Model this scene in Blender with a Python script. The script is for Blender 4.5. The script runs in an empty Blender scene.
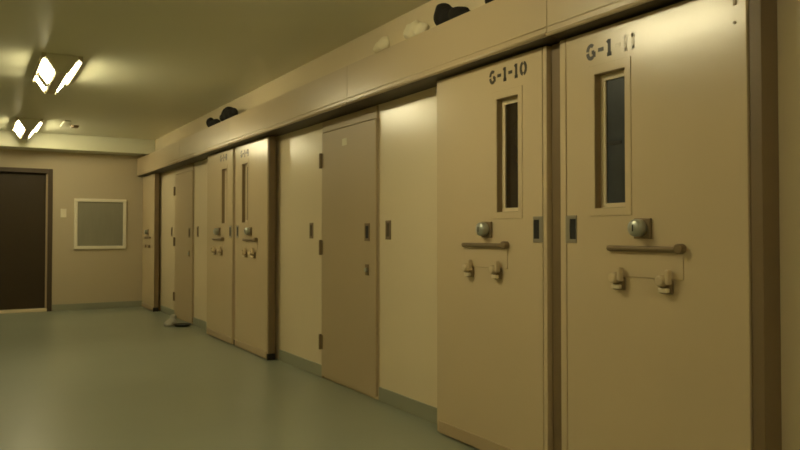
import bpy, bmesh, math, random
from mathutils import Vector, Matrix, noise
random.seed(4)
C = bpy.context.scene.collection
SC = bpy.context.scene
PI = math.pi

# ------------------------------------------------------------------ materials
def mat(name, col, rough=0.5, metal=0.0, spec=0.5, var=0.05, nscale=3.0, bump=0.0, bscale=60.0,
        emit=None, estr=0.0, col2=None, stretch=(1, 1, 1)):
    m = bpy.data.materials.new(name); m.use_nodes = True
    nt = m.node_tree; N = nt.nodes; Lk = nt.links
    b = N['Principled BSDF']
    b.inputs['Roughness'].default_value = rough
    b.inputs['Metallic'].default_value = metal
    b.inputs['Specular IOR Level'].default_value = spec
    tc = N.new('ShaderNodeTexCoord'); mp = N.new('ShaderNodeMapping')
    mp.inputs['Scale'].default_value = stretch
    Lk.new(tc.outputs['Object'], mp.inputs['Vector'])
    nz = N.new('ShaderNodeTexNoise'); nz.inputs['Scale'].default_value = nscale
    nz.inputs['Detail'].default_value = 4
    Lk.new(mp.outputs['Vector'], nz.inputs['Vector'])
    mx = N.new('ShaderNodeMix'); mx.data_type = 'RGBA'
    c1 = tuple(c * (1 - var) for c in col); c2 = col2 or tuple(min(1, c * (1 + var)) for c in col)
    mx.inputs['A'].default_value = (*c1, 1); mx.inputs['B'].default_value = (*c2, 1)
    Lk.new(nz.outputs['Fac'], mx.inputs['Factor'])
    Lk.new(mx.outputs['Result'], b.inputs['Base Color'])
    if bump:
        n2 = N.new('ShaderNodeTexNoise'); n2.inputs['Scale'].default_value = bscale
        Lk.new(tc.outputs['Object'], n2.inputs['Vector'])
        bp = N.new('ShaderNodeBump'); bp.inputs['Strength'].default_value = bump
        bp.inputs['Distance'].default_value = 0.01
        Lk.new(n2.outputs['Fac'], bp.inputs['Height']); Lk.new(bp.outputs['Normal'], b.inputs['Normal'])
    if emit:
        b.inputs['Emission Color'].default_value = (*emit, 1)
        b.inputs['Emission Strength'].default_value = estr
    return m

LAMP = (1.0, 0.89, 0.535)
M = {}
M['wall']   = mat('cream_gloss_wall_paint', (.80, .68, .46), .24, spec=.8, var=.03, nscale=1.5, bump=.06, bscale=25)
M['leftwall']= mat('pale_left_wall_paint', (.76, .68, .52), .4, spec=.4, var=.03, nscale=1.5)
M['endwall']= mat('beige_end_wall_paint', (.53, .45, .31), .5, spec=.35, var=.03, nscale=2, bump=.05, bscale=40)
M['ceil']   = mat('tan_ceiling_paint', (.70, .69, .52), .40, spec=.5, var=.05, nscale=1.2, bump=.03, bscale=30)
M['floor']  = mat('green_grey_floor_paint', (.285, .31, .23), .32, spec=.4, var=.10, nscale=1.1, bump=.03, bscale=18)
M['base']   = mat('green_cove_base', (.30, .31, .23), .42, var=.06)
M['door']   = mat('tan_gloss_door_paint', (.645, .515, .325), .22, spec=.8, var=.03, nscale=2.2, bump=.05, bscale=20)
M['dtrim']  = mat('tan_channel_paint', (.47, .36, .22), .4, var=.05)
M['hinged'] = mat('brown_tan_door_paint', (.50, .395, .245), .42, spec=.35, var=.05, nscale=2)
M['header'] = mat('tan_track_cover_paint', (.55, .435, .27), .28, spec=.6, var=.04, nscale=2, bump=.04, bscale=15)
M['post']   = mat('dark_brown_post_paint', (.215, .15, .078), .45, var=.15, nscale=6)
M['track']  = mat('soffit_shade_brown', (.05, .036, .018), .5, var=.1)
M['black']  = mat('black_iron', (.012, .010, .008), .5, var=.2, nscale=8)
M['slot']   = mat('black_slot', (.02, .018, .014), .6, var=.1)
M['reveal_shade']  = mat('brown_reveal_shade', (.31, .225, .12), .5, spec=.3, var=.1)  # shade of the window reveals, put into a brown
M['plate']  = mat('dull_grey_steel_plate', (.34, .305, .225), .42, metal=.3, var=.1, nscale=30)
M['recess'] = mat('brown_slot_recess', (.10, .07, .035), .6, var=.1)
M['pale_stencil']   = mat('pale_stencil_paint', (.57, .455, .285), .24, var=.35, nscale=60)
M['steel']  = mat('worn_steel', (.47, .49, .43), .36, metal=.65, var=.12, nscale=25)
M['brass']  = mat('dull_brown_steel', (.26, .19, .105), .42, metal=.35, var=.12, nscale=25)
M['glass_d']= mat('dark_brown_cell_glass', (.030, .020, .010), .22, spec=.5, var=.15)
M['glass_b']= mat('blue_black_cell_glass', (.048, .056, .063), .25, spec=.55, var=.35, nscale=5)
M['stencil']= mat('black_brown_stencil_paint', (.055, .042, .022), .4, var=.3, nscale=40)
M['enddoor']= mat('dark_brown_door_paint', (.047, .032, .015), .5, spec=.3, var=.08)
M['endframe']=mat('brown_frame_paint', (.085, .06, .035), .5, spec=.3, var=.08)
M['white']  = mat('ivory_frame_paint', (.82, .76, .60), .45, var=.03)
M['pane']   = mat('grey_green_frosted_glass', (.28, .265, .195), .3, spec=.5, var=.10, nscale=3, stretch=(6, 1, 1))
M['lens']   = mat('lit_lens', (.9, .9, .85), .4, emit=LAMP, estr=17.0)
M['housing']= mat('tan_light_housing', (.55, .48, .32), .4, var=.04)
M['cloth_d']= mat('black_cloth', (.018, .016, .013), .85, spec=.2, var=.4, nscale=20)
M['cloth_p']= mat('pale_yellow_paper', (.78, .70, .48), .7, var=.08, nscale=20)
M['cloth_g']= mat('pale_grey_cloth', (.40, .38, .31), .8, var=.12, nscale=15)
M['dish']   = mat('dark_grey_plastic', (.05, .05, .045), .5, var=.1)
M['sticker']= mat('pale_paper_sticker', (.70, .66, .46), .6, var=.05)

# ------------------------------------------------------------------ mesh helpers
def link(name, bm, m, parent=None, bevel=0.0, smooth=False, seg=2):
    me = bpy.data.meshes.new(name); bmesh.ops.recalc_face_normals(bm, faces=bm.faces[:])
    bm.to_mesh(me); bm.free()
    if smooth:
        for p in me.polygons: p.use_smooth = True
    me.materials.append(M[m] if isinstance(m, str) else m)
    o = bpy.data.objects.new(name, me); C.objects.link(o)
    if parent:
        o.parent = parent
        root = parent
        loc = Vector()
        while root: loc += root.location; root = root.parent
        for v in me.vertices: v.co -= loc
    if bevel:
        b = o.modifiers.new('bevel', 'BEVEL'); b.width = bevel; b.segments = seg
        b.limit_method = 'ANGLE'; b.angle_limit = math.radians(40)
    return o

def box(bm, x0, x1, y0, y1, z0, z1):
    x0, x1 = sorted((x0, x1)); y0, y1 = sorted((y0, y1)); z0, z1 = sorted((z0, z1))
    v = [bm.verts.new(p) for p in ((x0,y0,z0),(x1,y0,z0),(x1,y1,z0),(x0,y1,z0),(x0,y0,z1),(x1,y0,z1),(x1,y1,z1),(x0,y1,z1))]
    for f in ((0,3,2,1),(4,5,6,7),(0,1,5,4),(1,2,6,5),(2,3,7,6),(3,0,4,7)): bm.faces.new([v[i] for i in f])

def frame_boxes(bm, x0, x1, oy0, oy1, oz0, oz1, iy0, iy1, iz0, iz1):
    """one slab with a rectangular hole, as a single watertight ring plus caps"""
    oy0, oy1 = sorted((oy0, oy1)); iy0, iy1 = sorted((iy0, iy1))
    ring = lambda x, a, b, c, d: [bm.verts.new(p) for p in ((x,a,c),(x,b,c),(x,b,d),(x,a,d))]
    of, ob = ring(x0, oy0, oy1, oz0, oz1), ring(x1, oy0, oy1, oz0, oz1)
    nf, nb = ring(x0, iy0, iy1, iz0, iz1), ring(x1, iy0, iy1, iz0, iz1)
    for i in range(4):
        j = (i + 1) % 4
        bm.faces.new((of[i], of[j], nf[j], nf[i])); bm.faces.new((ob[j], ob[i], nb[i], nb[j]))
        bm.faces.new((of[j], of[i], ob[i], ob[j])); bm.faces.new((nf[i], nf[j], nb[j], nb[i]))

def cyl(bm, a, b, r, seg=20, r2=None):
    a, b = Vector(a), Vector(b); d = b - a
    q = d.to_track_quat('Z', 'Y').to_matrix().to_4x4()
    bmesh.ops.create_cone(bm, cap_ends=True, segments=seg, radius1=r, radius2=r if r2 is None else r2, depth=d.length,
                          matrix=Matrix.Translation((a + b) / 2) @ q)

def prism(bm, pts, x0, x1):
    """polygon in (y,z) extruded along x"""
    a = [bm.verts.new((x0, y, z)) for y, z in pts]; b = [bm.verts.new((x1, y, z)) for y, z in pts]
    n = len(pts); bm.faces.new(a); bm.faces.new(b[::-1])
    for i in range(n): bm.faces.new((a[i], b[i], b[(i+1) % n], a[(i+1) % n]))

def tag(o, label=None, cat=None, group=None, kind=None):
    if label: o['label'] = label
    if cat: o['category'] = cat
    if group: o['group'] = group
    if kind: o['kind'] = kind
    return o

def thing(name, loc, label, cat, group=None):
    o = bpy.data.objects.new(name, None); C.objects.link(o); o.location = loc; o.empty_display_size = .1
    return tag(o, label, cat, group, 'thing')

def slab(name, m, *b, parent=None, bevel=0.0):
    bm = bmesh.new(); box(bm, *b); return link(name, bm, m, parent, bevel)

# ------------------------------------------------------------------ setting
XL, XR, Y0, YE, ZC = -1.7, 2.515, -3.2, 12.2, 2.68
for name, m, b in (
    ('floor', 'floor', (XL-.1, XR+.2, Y0-.1, YE+.1, -.1, 0)),
    ('ceiling', 'ceil', (XL-.1, XR+.2, Y0-.1, YE+.12, ZC, ZC+.1)),
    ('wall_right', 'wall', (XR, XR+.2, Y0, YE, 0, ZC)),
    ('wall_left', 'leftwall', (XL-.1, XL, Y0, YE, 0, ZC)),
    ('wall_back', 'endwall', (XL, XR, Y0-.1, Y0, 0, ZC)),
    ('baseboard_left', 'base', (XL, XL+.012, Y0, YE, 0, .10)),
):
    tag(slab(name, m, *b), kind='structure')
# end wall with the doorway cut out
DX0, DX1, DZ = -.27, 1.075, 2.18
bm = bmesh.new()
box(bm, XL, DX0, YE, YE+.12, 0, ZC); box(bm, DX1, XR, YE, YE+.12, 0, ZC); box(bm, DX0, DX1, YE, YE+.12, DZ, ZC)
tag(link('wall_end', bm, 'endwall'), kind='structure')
tag(slab('baseboard_end', 'base', DX1+.012, XR-.012, YE-.011, YE, 0, .10, bevel=.003), kind='structure')
bm = bmesh.new()
for a, b in ((-3.2, 1.52), (3.60, 4.48), (5.44, 6.40), (8.50, 9.44), (10.40, 11.28)):
    box(bm, XR-.011, XR, a, b, 0, .10)
tag(link('baseboard_right', bm, 'base', bevel=.003), kind='structure')
tag(slab('trim_1', 'ceil', XL, XR, 11.8, YE, 2.45, ZC, bevel=.006), kind='structure')   # bulkhead before the end wall

# doorway at the end
d1 = bpy.data.objects.new('door_1', None); C.objects.link(d1); d1.location = (.4, YE, 0); tag(d1, kind='structure')
bm = bmesh.new()
for b in ((DX1-.06, DX1+.005, YE-.02, YE+.11, 0, DZ), (DX0-.005, DX0+.06, YE-.02, YE+.11, 0, DZ), (DX0+.06, DX1-.06, YE-.02, YE+.11, DZ-.07, DZ)):
    box(bm, *b)
link('door_frame', bm, 'endframe', d1, .006)
slab('door_stop', 'dtrim', DX1-.082, DX1-.06, YE+.03, YE+.09, .03, DZ-.07, parent=d1, bevel=.003)
bm = bmesh.new(); box(bm, DX0+.062, DX1-.084, YE+.055, YE+.10, .055, DZ-.075)
link('door_leaf', bm, 'enddoor', d1, .004)
slab('threshold', 'wall', DX0+.06, DX1-.06, YE-.01, YE+.10, 0, .05, parent=d1, bevel=.008)
bm = bmesh.new(); cyl(bm, (-.1, YE+.055, 1.0), (-.1, YE+.03, 1.0), .03); cyl(bm, (-.1, YE+.03, 1.0), (-.1, YE-.02, 1.0), .012)
cyl(bm, (-.1, YE-.015, 1.0), (.02, YE-.015, 1.0), .010)
link('door_handle', bm, 'steel', d1, .002)

# window in the end wall
w = bpy.data.objects.new('window_1', None); C.objects.link(w); w.location = (1.77, YE, .945); tag(w, kind='structure')
bm = bmesh.new()
x0, x1, z0, z1, t = 1.385, 2.155, .945, 1.737, .05
for b in ((x0, x1, YE-.03, YE, z1-t, z1), (x0, x1, YE-.03, YE, z0, z0+t), (x0, x0+t, YE-.03, YE, z0+t, z1-t), (x1-t, x1, YE-.03, YE, z0+t, z1-t)):
    box(bm, *b)
link('window_frame', bm, 'white', w, .006)
slab('window_glass', 'pane', x0+t, x1-t, YE-.010, YE-.002, z0+t, z1-t, parent=w)

t_ = thing('light_switch', (1.235, YE, 1.43), 'small ivory light switch plate between brown doorway and white framed window', 'light switch')
slab('switch_plate', 'white', 1.193, 1.277, YE-.008, YE, 1.44, 1.574, parent=t_, bevel=.003)
slab('toggle', 'white', 1.228, 1.242, YE-.022, YE-.008, 1.495, 1.525, parent=t_, bevel=.002)

# ------------------------------------------------------------------ stencil lettering
def arc(cx, cz, rx, rz, a0, a1, n=10):
    return [(cx + rx*math.cos(math.radians(a0+(a1-a0)*i/n)), cz + rz*math.sin(math.radians(a0+(a1-a0)*i/n))) for i in range(n+1)]
GL = {  # width, strokes in a unit-high box (u to the right as read, v up)
 'G': (.62, [arc(.31, .5, .22, .42, 50, 173), arc(.31, .5, .22, .42, 187, 310), [(.52, .12), (.52, .48)], [(.36, .46), (.53, .46)]]),
 '1': (.36, [[(.20, .0), (.20, 1.0)], [(.06, .80), (.20, .94)], [(.06, .06), (.34, .06)]]),
 '0': (.62, [arc(.31, .5, .22, .42, 100, 260, 14), arc(.31, .5, .22, .42, -80, 80, 14)]),
 '9': (.62, [arc(.31, .66, .21, .26, 10, 350, 18), [(.52, .66), (.52, .40)], arc(.31, .38, .21, .30, -110, 0)]),
 '8': (.62, [arc(.31, .72, .19, .20, 100, 260), arc(.31, .72, .19, .20, -80, 80), arc(.31, .28, .22, .20, 100, 260), arc(.31, .28, .22, .20, -80, 80)]),
 '-': (.36, [[(.0, .5), (.36, .5)]]),
}
def stencil(bm, text, y_left, z0, h, length, x):
    tot = sum(GL[c][0] for c in text) + .16*(len(text)-1)
    s = length / tot; cur = 0.0; wd = .235
    for c in text:
        gw, strokes = GL[c]
        for st in strokes:
            P = [Vector(((cur+u)*s, v*h)) for u, v in st]
            half = wd*h/2*1.05
            Lp, Rp = [], []
            for i, p in enumerate(P):
                d = (P[min(i+1, len(P)-1)] - P[max(i-1, 0)]).normalized(); n = Vector((-d.y, d.x))
                Lp.append(p + n*half); Rp.append(p - n*half)
            for i in range(len(P)-1):
                q = [Lp[i], Lp[i+1], Rp[i+1], Rp[i]]
                prism(bm, [(y_left - a.x, z0 + a.y) for a in q], x-.0010, x-.0001)
        cur += gw + .16

# ------------------------------------------------------------------ sliding cell doors
DF, DB = 2.405, 2.485        # front and back face of a leaf
def cell_door(gap, s, text, label, glass, zt):
    Y = lambda d: gap + s*d
    t = thing('cell_door', (2.445, Y(.525), 0), label, 'cell door', 'sliding cell doors')
    # leaf with a window hole
    bm = bmesh.new()
    frame_boxes(bm, DF, DB, Y(.084), Y(1.013 if s > 0 else 1.0), .010, 2.108, Y(.263), Y(.437), 1.302, 1.905)
    link('door_leaf', bm, 'door', t, .004)
    e = slab('edge_strip', 'door', DF-.001, DB, Y(.052 if s > 0 else .041), Y(.079), .010, 2.108, parent=t, bevel=.003)
    slab('bottom_channel', 'dtrim', DF-.006, DF+.02, Y(.060), Y(.985), .010, .080, parent=t, bevel=.003)
    # window: surround, stop, glass
    bm = bmesh.new()
    frame_boxes(bm, DF-.0035, DF, Y(.230), Y(.470), 1.268, 1.945, Y(.263), Y(.437), 1.302, 1.905)
    wf = link('window_surround', bm, 'door', t, .001)
    bm = bmesh.new()
    frame_boxes(bm, DF+.034, DF+.044, Y(.2635), Y(.4365), 1.3025, 1.9045, Y(.293), Y(.412), 1.325, 1.876)
    link('glazing_stop', bm, 'wall', wf, .002)
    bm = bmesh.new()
    frame_boxes(bm, DF+.001, DF+.0335, Y(.2632), Y(.4368), 1.3022, 1.9048, Y(.2652), Y(.4348), 1.3042, 1.9028)  # added ring: paints the shaded look of the recess sides
    tag(link('reveal_shade_ring', bm, 'reveal_shade', wf), 'brown shade ring added in the window recess')
    gp = slab('glass_pane', glass, DF+.045, DF+.052, Y(.2635), Y(.4365), 1.3025, 1.9045, parent=wf)
    if glass == 'glass_b':
        slab('crossbar', 'slot', DF+.042, DF+.0445, Y(.292), Y(.375), 1.585, 1.600, parent=wf)
    # flush pull with dark slot
    bm = bmesh.new()
    frame_boxes(bm, DF-.004, DF, Y(.078), Y(.149), 1.146, 1.274, Y(.105), Y(.145), 1.164, 1.258)
    fp = link('pull_plate', bm, 'plate', t, .0015); tag(fp, 'grey steel flush pull plate')
    slab('pull_slot', 'slot', DF-.001, DF+.0005, Y(.1045), Y(.1455), 1.1635, 1.2585, parent=fp)
    # lock
    yl = Y(.525) ; zl = 1.213
    bm = bmesh.new(); box(bm, DF-.014, DF, yl-.050, yl+.036, zl-.045, zl+.041)  # brown plate set right and low: the cylinder's shadow is in its colour
    lk = link('lock_plate', bm, 'brass', t, .004)
    bm = bmesh.new(); cyl(bm, (DF-.014, yl, zl), (DF-.050, yl, zl), .036, 28); cyl(bm, (DF-.050, yl, zl), (DF-.060, yl, zl), .036, 28, .022)
    tag(link('lock_cylinder', bm, 'steel', lk, .003, True), 'round steel lock cylinder')
    slab('keyhole', 'slot', DF-.0612, DF-.0595, yl-.003, yl+.003, zl-.014, zl+.014, parent=lk)
    # food port flap with its hinge bar and two latches
    ya, yb = sorted((Y(.350), Y(.725)))
    bm = bmesh.new(); box(bm, DF-.004, DF, ya, yb, 1.006, 1.118)
    pf = link('food_port_flap', bm, 'door', t, .002)
    bm = bmesh.new(); cyl(bm, (DF-.016, ya+.012, 1.127), (DF-.016, yb, 1.127), .0115, 16)
    box(bm, DF-.014, DF, ya, yb, 1.114, 1.126)
    hb = link('hinge_bar', bm, 'brass', pf, .002)
    bm = bmesh.new(); cyl(bm, (DF, ya+.004, 1.130), (DF-.034, ya+.004, 1.130), .020, 20)
    link('bar_end', bm, 'brass', pf, .004)
    for yy in (yb-.050, ya+.080):
        bm = bmesh.new(); box(bm, DF-.020, DF, yy-.036, yy+.022, .948, 1.004)
        la = link('latch', bm, 'brass', t, .006)  # latch body; its brown also stands for shadow below the knob
        bm = bmesh.new()
        cyl(bm, (DF-.016, yy, 1.000), (DF-.052, yy, 1.000), .026, 20, .021)
        box(bm, DF-.042, DF-.014, yy-.038, yy-.020, .985, 1.046)
        link('latch_knob', bm, 'door', la, .006)
        bm = bmesh.new(); box(bm, DF-.036, DF-.018, yy-.030, yy+.016, .953, .972)
        link('latch_tongue', bm, 'wall', la, .004)
    # stencilled number
    bm = bmesh.new(); ytop = Y(.50) if s > 0 else Y(.212)
    if text == 'G-1-11':
        stencil(bm, 'G-1', 2.362, zt, .070, .152, DF)
        b2 = bmesh.new(); stencil(b2, '-11', 2.190, zt, .066, .110, DF)  # last digits in a paler paint, close to the door's tone
        sn = tag(link('stencilled_number', bm, 'stencil', t), 'dark stencilled number G-1-11')
        tag(link('pale_digits', b2, 'pale_stencil', sn), 'paler last digits of the number')
    else:
        stencil(bm, text, ytop, zt, .070, .305 if len(text) > 5 else .25, DF)
        tag(link('stencilled_number', bm, 'stencil', t), 'dark stencilled number ' + text)
    # hanger bolt near the far corner of the leaf
    if text != 'G-1-11': return t
    bm = bmesh.new(); yy = Y(.955); cyl(bm, (DF, yy, 1.965), (DF-.006, yy, 1.965), .006, 14)
    bm2 = bmesh.new(); box(bm2, DF-.004, DF, yy-.006, yy+.006, 2.03, 2.10); link('hanger_strap', bm2, 'brass', t, .001)
    link('hanger_bolt', bm, 'brass', t, .001)
    return t

G1, G2, G3 = 2.575, 7.455, 12.3
cell_door(G1, -1, 'G-1-11', 'nearest tan sliding cell door with blue-black window slit, at right of photo', 'glass_b', 1.976)
cell_door(G1, 1, 'G-1-10', 'tan sliding cell door stencilled G-1-10, with brown-black window slit', 'glass_d', 1.995)
cell_door(G2, -1, 'G-1-9', 'distant tan cell door with bright top, right of the thin gap in its pair', 'glass_d', 1.976)
cell_door(G2, 1, 'G-1-8', 'distant dull tan cell door, left of the thin gap in its pair', 'glass_d', 1.995)
# last leaf of the row, stops at the end wall
def far_door():
    t = thing('cell_door', (2.445, 11.7, 0), 'farthest narrow-looking cell door, beside the end wall corner', 'cell door', 'sliding cell doors')
    slab('door_leaf', 'door', DF, DB, 11.345, 12.185, .010, 2.108, parent=t, bevel=.004)
    slab('bottom_channel', 'dtrim', DF-.006, DF+.02, 11.36, 12.18, .010, .080, parent=t, bevel=.003)
    yl, zl = 11.75, 1.213
    bm = bmesh.new(); box(bm, DF-.014, DF, yl-.05, yl+.036, zl-.046, zl+.046); lk = link('lock_plate', bm, 'brass', t, .004)
    bm = bmesh.new(); cyl(bm, (DF-.014, yl, zl), (DF-.056, yl, zl), .033, 24); link('lock_cylinder', bm, 'steel', lk, .003)
    bm = bmesh.new(); box(bm, DF-.004, DF, 11.53, 11.90, 1.006, 1.118); pf = link('food_port_flap', bm, 'door', t, .002)
    bm = bmesh.new(); cyl(bm, (DF-.016, 11.53, 1.127), (DF-.016, 11.90, 1.127), .0145, 16); box(bm, DF-.014, DF, 11.53, 11.90, 1.114, 1.126)
    link('hinge_bar', bm, 'brass', pf, .002)
    for yy in (11.85, 11.61):
        bm = bmesh.new(); box(bm, DF-.03, DF, yy-.024, yy+.024, .966, 1.012); link('latch', bm, 'brass', t, .005)
far_door()

# dark posts: one in each gap of a pair, one at the near end of each pair
def post(y0, y1, x0, label, foot=True, x1=2.513):
    t = thing('door_post', (2.46, (y0+y1)/2, 0), label, 'post', 'dark posts beside the cell doors')
    slab('post_shaft', 'post', x0, x1, y0, y1, .06 if foot else .0, 2.112, parent=t, bevel=.003)
    if foot:
        slab('post_foot', 'black', x0-.012, x1, y0-.004, y1+.003, 0, .06, parent=t, bevel=.004)
post(2.540, 2.622, 2.432, 'dark brown post in the gap between the two nearest cell doors')
post(1.523, 1.570, 2.412, 'wide dark brown post at right edge of the nearest cell door')
post(7.422, 7.500, 2.432, 'thin dark post in the gap between the two distant paired cell doors')
post(6.432, 6.450, 2.412, 'dark brown post with black foot, between bright-topped distant cell door and cream wall', True, 2.478)
post(11.318, 11.338, 2.412, 'farthest dark brown post, beside the farthest cell door', True, 2.478)

# ------------------------------------------------------------------ hinged doors
def hinged_door(y0, label, sticker):
    y1 = y0 + .92
    t = thing('hinged_door', (2.49, y1, 0), label, 'door', 'brown hinged doors')
    # jambs and head with the fixed panel above the leaf
    bm = bmesh.new()
    box(bm, 2.509, 2.5145, y0-.014, y0-.002, 0, 2.022); box(bm, 2.500, 2.5145, y1+.003, y1+.016, 0, 2.022)
    box(bm, 2.496, 2.5145, y0-.002, y1+.003, 2.022, 2.112)
    link('door_frame', bm, 'hinged', t, .003)
    slab('door_leaf', 'hinged', 2.490, 2.512, y0, y1, .025, 2.016, parent=t, bevel=.003)
    for zz in (1.79, 1.075, .30):
        bm = bmesh.new(); cyl(bm, (2.481, y1+.006, zz-.062), (2.481, y1+.006, zz+.062), .013, 14)
        box(bm, 2.486, 2.490, y1-.03, y1+.006, zz-.058, zz+.058); box(bm, 2.490, 2.501, y1+.002, y1+.020, zz-.058, zz+.058)
        link('hinge', bm, 'brass', t, .002)
    yp = y0 + .125
    bm = bmesh.new(); frame_boxes(bm, 2.485, 2.490, yp-.038, yp+.038, 1.135, 1.265, yp-.022, yp+.022, 1.155, 1.245)
    pp = link('pull_plate', bm, 'brass', t, .002)
    slab('pull_slot', 'slot', 2.4885, 2.4905, yp-.0225, yp+.0225, 1.154, 1.246, parent=pp)
    bm = bmesh.new(); box(bm, 2.483, 2.490, yp-.026, yp+.026, .885, .965); lp = link('lock_plate', bm, 'brass', t, .004)
    bm = bmesh.new(); cyl(bm, (2.484, yp, .925), (2.471, yp, .925), .016, 18); link('lock_cylinder', bm, 'steel', lp, .002)
    if sticker:
        tag(slab('sticker', 'sticker', 2.4885, 2.490, y0+.46, y0+.54, 1.875, 1.93, parent=t), 'small pale paper sticker')
    return t
hinged_door(4.50, 'brown-tan hinged door with pale sticker near top, nearer of the two', True)
hinged_door(9.46, 'distant brown-tan hinged door behind the pale heap on the floor', False)

# small slot plates on the recessed cream wall
def slot_plate(y, label):
    t = thing('wall_slot', (XR, y, 1.145), label, 'wall slot', 'slots in the cream wall')
    bm = bmesh.new(); frame_boxes(bm, XR-.005, XR+.002, y-.036, y+.036, 1.148, 1.282, y-.018, y+.018, 1.168, 1.262)
    link('slot_plate', bm, 'brass', t, .002)
    slab('slot_recess', 'recess' , XR-.002, XR-.0002, y-.0185, y+.0185, 1.1675, 1.2625, parent=t)
slot_plate(4.36, 'small brown slot on cream wall, just right of the nearer hinged door')
slot_plate(5.68, 'small brown slot on cream wall, just left of the nearer hinged door')
slot_plate(9.27, 'tiny slot on cream wall, just right of the distant hinged door')
slot_plate(10.66, 'tiny slot on cream wall, just left of the distant hinged door')

# ------------------------------------------------------------------ track cover sections above the doors
cuts = [(-3.2, 2.53, 'tan track cover section above the nearest cell door at far right'),
        (2.53, 4.62, 'long tan track cover section above G-1-10, carrying the big black bundle'),
        (4.62, 7.37, 'tan track cover section above the bright-topped distant cell door and cream wall'),
        (7.37, 9.46, 'distant tan track cover section carrying two black bundles'),
        (9.46, 12.2, 'farthest tan track cover section, running up to the end wall')]
for a, b, lab in cuts:
    t = thing('track_cover', (2.41, (a+b)/2, 2.118), lab, 'track cover', 'track covers above the doors')
    a += .002; b -= .002
    bm = bmesh.new(); box(bm, 2.320, 2.3245, a, b, 2.118, 2.400); box(bm, 2.3245, 2.5149, a, b, 2.3955, 2.400)
    link('cover_panel', bm, 'header', t)
    slab('track_channel', 'track', 2.3245, 2.5149, a, b, 2.118, 2.124, parent=t)  # soffit strip; the shadow gap under the cover is in its colour
    bm = bmesh.new(); cyl(bm, (2.3185, a, 2.129), (2.3185, b, 2.127), .009, 14)
    link('bottom_lip', bm, 'header', t, 0, True)
    link_b = bmesh.new(); cyl(link_b, (2.3200, a, 2.163), (2.3200, b, 2.163), .0035, 8)
    link('raised_bead', link_b, 'header', t, 0, True)

# ------------------------------------------------------------------ ceiling lights: two sloped lit lenses each side of a spine
def ceiling_light(yc, label):
    h = .53; y0, y1 = yc-h, yc+h
    t = thing('ceiling_light', (.645, yc, ZC), label, 'ceiling light', 'wedge-shaped ceiling lights')
    def ext(bm, pts, a, b):
        A = [bm.verts.new((x, a, z)) for x, z in pts]; B = [bm.verts.new((x, b, z)) for x, z in pts]
        n = len(pts); bm.faces.new(A); bm.faces.new(B[::-1])
        for i in range(n): bm.faces.new((A[i], B[i], B[(i+1) % n], A[(i+1) % n]))
    # core housing sits behind the lenses
    core = [(.523, ZC-.001), (.767, ZC-.001), (.767, 2.652), (.692, 2.545), (.682, 2.530), (.608, 2.530), (.598, 2.545), (.523, 2.652)]
    bm = bmesh.new(); ext(bm, core, y0, y1); link('housing', bm, 'housing', t, .002)
    for a, b in ((y0-.03, y0-.0005), (y1+.0005, y1+.03)):
        cap = [(.520, ZC-.001), (.770, ZC-.001), (.770, 2.648), (.692, 2.528), (.598, 2.528), (.520, 2.648)]
        bm = bmesh.new(); ext(bm, cap, a, b); link('end_cap', bm, 'ceil', t, .004)
    def lens(sgn, a, b, nm='lens', m='lens', th=.010):
        # strip lying along the sloped side, slightly proud of the housing
        p0 = Vector((.645 + sgn*.119, 2.648)); p1 = Vector((.645 + sgn*.052, 2.553))
        n = Vector((sgn*(p0.y-p1.y), -abs(p0.x-p1.x))).normalized()*th
        bm = bmesh.new(); ext(bm, [tuple(p0), tuple(p1), tuple(p1+n), tuple(p0+n)], a, b)
        return link(nm, bm, m, t)
    lens(-1, y0+.09, y0+.63); lens(-1, y0+.82, y1-.05)
    lens(1, y0+.09, y1-.05)
    lens(-1, y0+.6305, y0+.8195, 'lens_crossbar', 'housing', .013)
    for sgn in (-1, 1):     # shading lip along the outer edge of each lens
        X = lambda d: .645 + sgn*d
        bm = bmesh.new(); ext(bm, [(X(.1225), ZC-.001), (X(.155), ZC-.001), (X(.155), 2.628), (X(.149), 2.628), (X(.127), 2.650), (X(.1225), 2.650)], y0-.03, y1+.03)
        link('side_lip', bm, 'housing', t, .001)
    return t
ceiling_light(7.10, 'wedge-shaped lit ceiling light nearest in view, at upper left')
ceiling_light(10.95, 'smaller-looking lit ceiling light farther off, before the end wall')
ceiling_light(3.16, 'lit ceiling light overhead, above the top edge of the photo')
ceiling_light(-.71, 'lit ceiling light behind the viewpoint')

t_ = thing('junction_box', (1.20, 10.8, ZC), 'small tan box on ceiling right of the farther ceiling light', 'junction box')
slab('box_body', 'ceil', 1.05, 1.13, 10.35, 10.95, ZC-.012, ZC, parent=t_, bevel=.006)
bm = bmesh.new(); cyl(bm, (1.22, 10.78, ZC), (1.22, 10.78, ZC-.035), .06, 24, .045); link('detector_head', bm, 'post', t_, .004)

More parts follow.
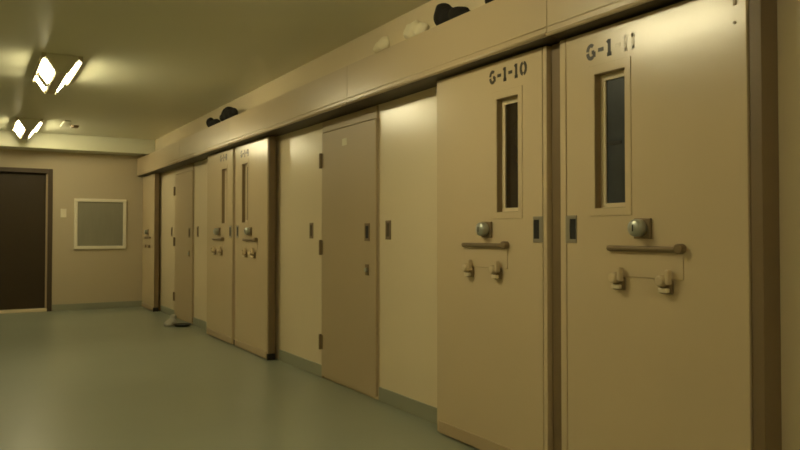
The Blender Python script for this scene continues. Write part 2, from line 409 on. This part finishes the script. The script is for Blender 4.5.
# ------------------------------------------------------------------ things on the ledge and on the floor
def lump(name, m, balls, label, cat, group=None, amp=.012, freq=14, vox=.009, floor_z=0.0, seed=0):
    bm = bmesh.new()
    for (cx, cy, cz, rx, ry, rz) in balls:
        r = bmesh.ops.create_icosphere(bm, subdivisions=4, radius=1)
        for v in r['verts']:
            v.co = Vector((cx + v.co.x*rx, cy + v.co.y*ry, cz + v.co.z*rz))
    for v in bm.verts:
        n = noise.noise_vector(v.co*freq + Vector((seed, seed*2, 0)))
        v.co += n*amp
        if v.co.z < floor_z + .001: v.co.z = floor_z + .001
    o = link(name, bm, m, None, 0, True)
    rm = o.modifiers.new('remesh', 'REMESH'); rm.mode = 'VOXEL'; rm.voxel_size = vox; rm.use_smooth_shade = True
    return tag(o, label, cat, group)
LZ = 2.402
lump('black_bundle', 'cloth_d', [(2.372, 3.475, LZ+.070, .045, .075, .080), (2.372, 3.43, LZ+.045, .045, .09, .055), (2.37, 3.315, LZ+.038, .042, .085, .042), (2.36, 3.23, LZ+.020, .025, .05, .014)],
     'big black bundle, round with a low tail, on the ledge above G-1-10', 'bundle', 'bundles on the ledge', floor_z=LZ, seed=1)
lump('black_bundle', 'cloth_d', [(2.37, 3.00, LZ+.03, .04, .05, .030), (2.37, 2.98, LZ+.045, .035, .04, .04)],
     'black bundle cut off by the top edge of the photo', 'bundle', 'bundles on the ledge', floor_z=LZ, seed=2, amp=.006)
lump('black_bundle', 'cloth_d', [(2.38, 8.12, LZ+.045, .048, .20, .045), (2.38, 8.26, LZ+.075, .045, .075, .06)],
     'lower left of the two distant black bundles on the ledge', 'bundle', 'bundles on the ledge', floor_z=LZ, seed=3, amp=.01)
lump('black_bundle', 'cloth_d', [(2.38, 7.58, LZ+.065, .048, .29, .065), (2.38, 7.62, LZ+.10, .045, .18, .06)],
     'larger right of the two distant black bundles on the ledge', 'bundle', 'bundles on the ledge', floor_z=LZ, seed=4, amp=.01)
lump('pale_paper_wad', 'cloth_p', [(2.365, 4.19, LZ+.045, .04, .085, .05), (2.365, 4.15, LZ+.07, .03, .055, .035)],
     'pale wad on the ledge, farther left of the two pale ones', 'paper wad', 'pale wads on the ledge', amp=.016, freq=22, floor_z=LZ, seed=5)
lump('pale_paper_wad', 'cloth_p', [(2.365, 3.79, LZ+.055, .04, .10, .055), (2.365, 3.70, LZ+.04, .035, .08, .04)],
     'pale wad on the ledge next to the big black bundle', 'paper wad', 'pale wads on the ledge', amp=.016, freq=22, floor_z=LZ, seed=6)

lump('grey_cloth', 'cloth_g', [(2.245, 9.52, .04, .07, .10, .05), (2.275, 9.54, .09, .04, .05, .06), (2.20, 9.49, .02, .06, .08, .028)],
     'pale crumpled heap on the floor before the distant hinged door', 'cloth', amp=.02, freq=16, floor_z=0, vox=.008, seed=7)
bm = bmesh.new()
cyl(bm, (2.345, 9.36, 0.001), (2.345, 9.36, .032), .085, 28, .115); 
bmesh.ops.scale(bm, vec=(1, .8, 1), space=Matrix.Translation((-2.345, -9.36, 0)), verts=bm.verts[:])
top = max(bm.faces, key=lambda f: f.calc_center_median().z)
r = bmesh.ops.inset_region(bm, faces=[top], thickness=.008)
bmesh.ops.translate(bm, verts=top.verts[:], vec=(0, 0, -.014))
tag(link('floor_dish', bm, 'dish', None, .002), 'dark flat dish on the floor against the pale heap', 'dish')

# ------------------------------------------------------------------ camera, world, colour management
cd = bpy.data.cameras.new('camera'); co = bpy.data.objects.new('camera', cd); C.objects.link(co)
cd.sensor_width = 36; cd.lens = 718/800*36; cd.clip_start = .02
cd.shift_y = -(225 - 219.087)/800
co.location = (0, 0, 1.19)
co.rotation_euler = (math.radians(90 + 1.15), 0, math.radians(-30.9))
SC.camera = co
wd = bpy.data.worlds.new('world'); SC.world = wd; wd.use_nodes = True
wd.node_tree.nodes['Background'].inputs['Color'].default_value = (1, .85, .5, 1)
wd.node_tree.nodes['Background'].inputs['Strength'].default_value = 0.0
SC.view_settings.view_transform = 'Standard'; SC.view_settings.look = 'None'
SC.view_settings.gamma = 1; SC.view_settings.use_curve_mapping = False
SC.view_settings.exposure = 1.24
SC.cycles.filter_width = 1.7
SC.cycles.max_bounces = 10; SC.cycles.diffuse_bounces = 6
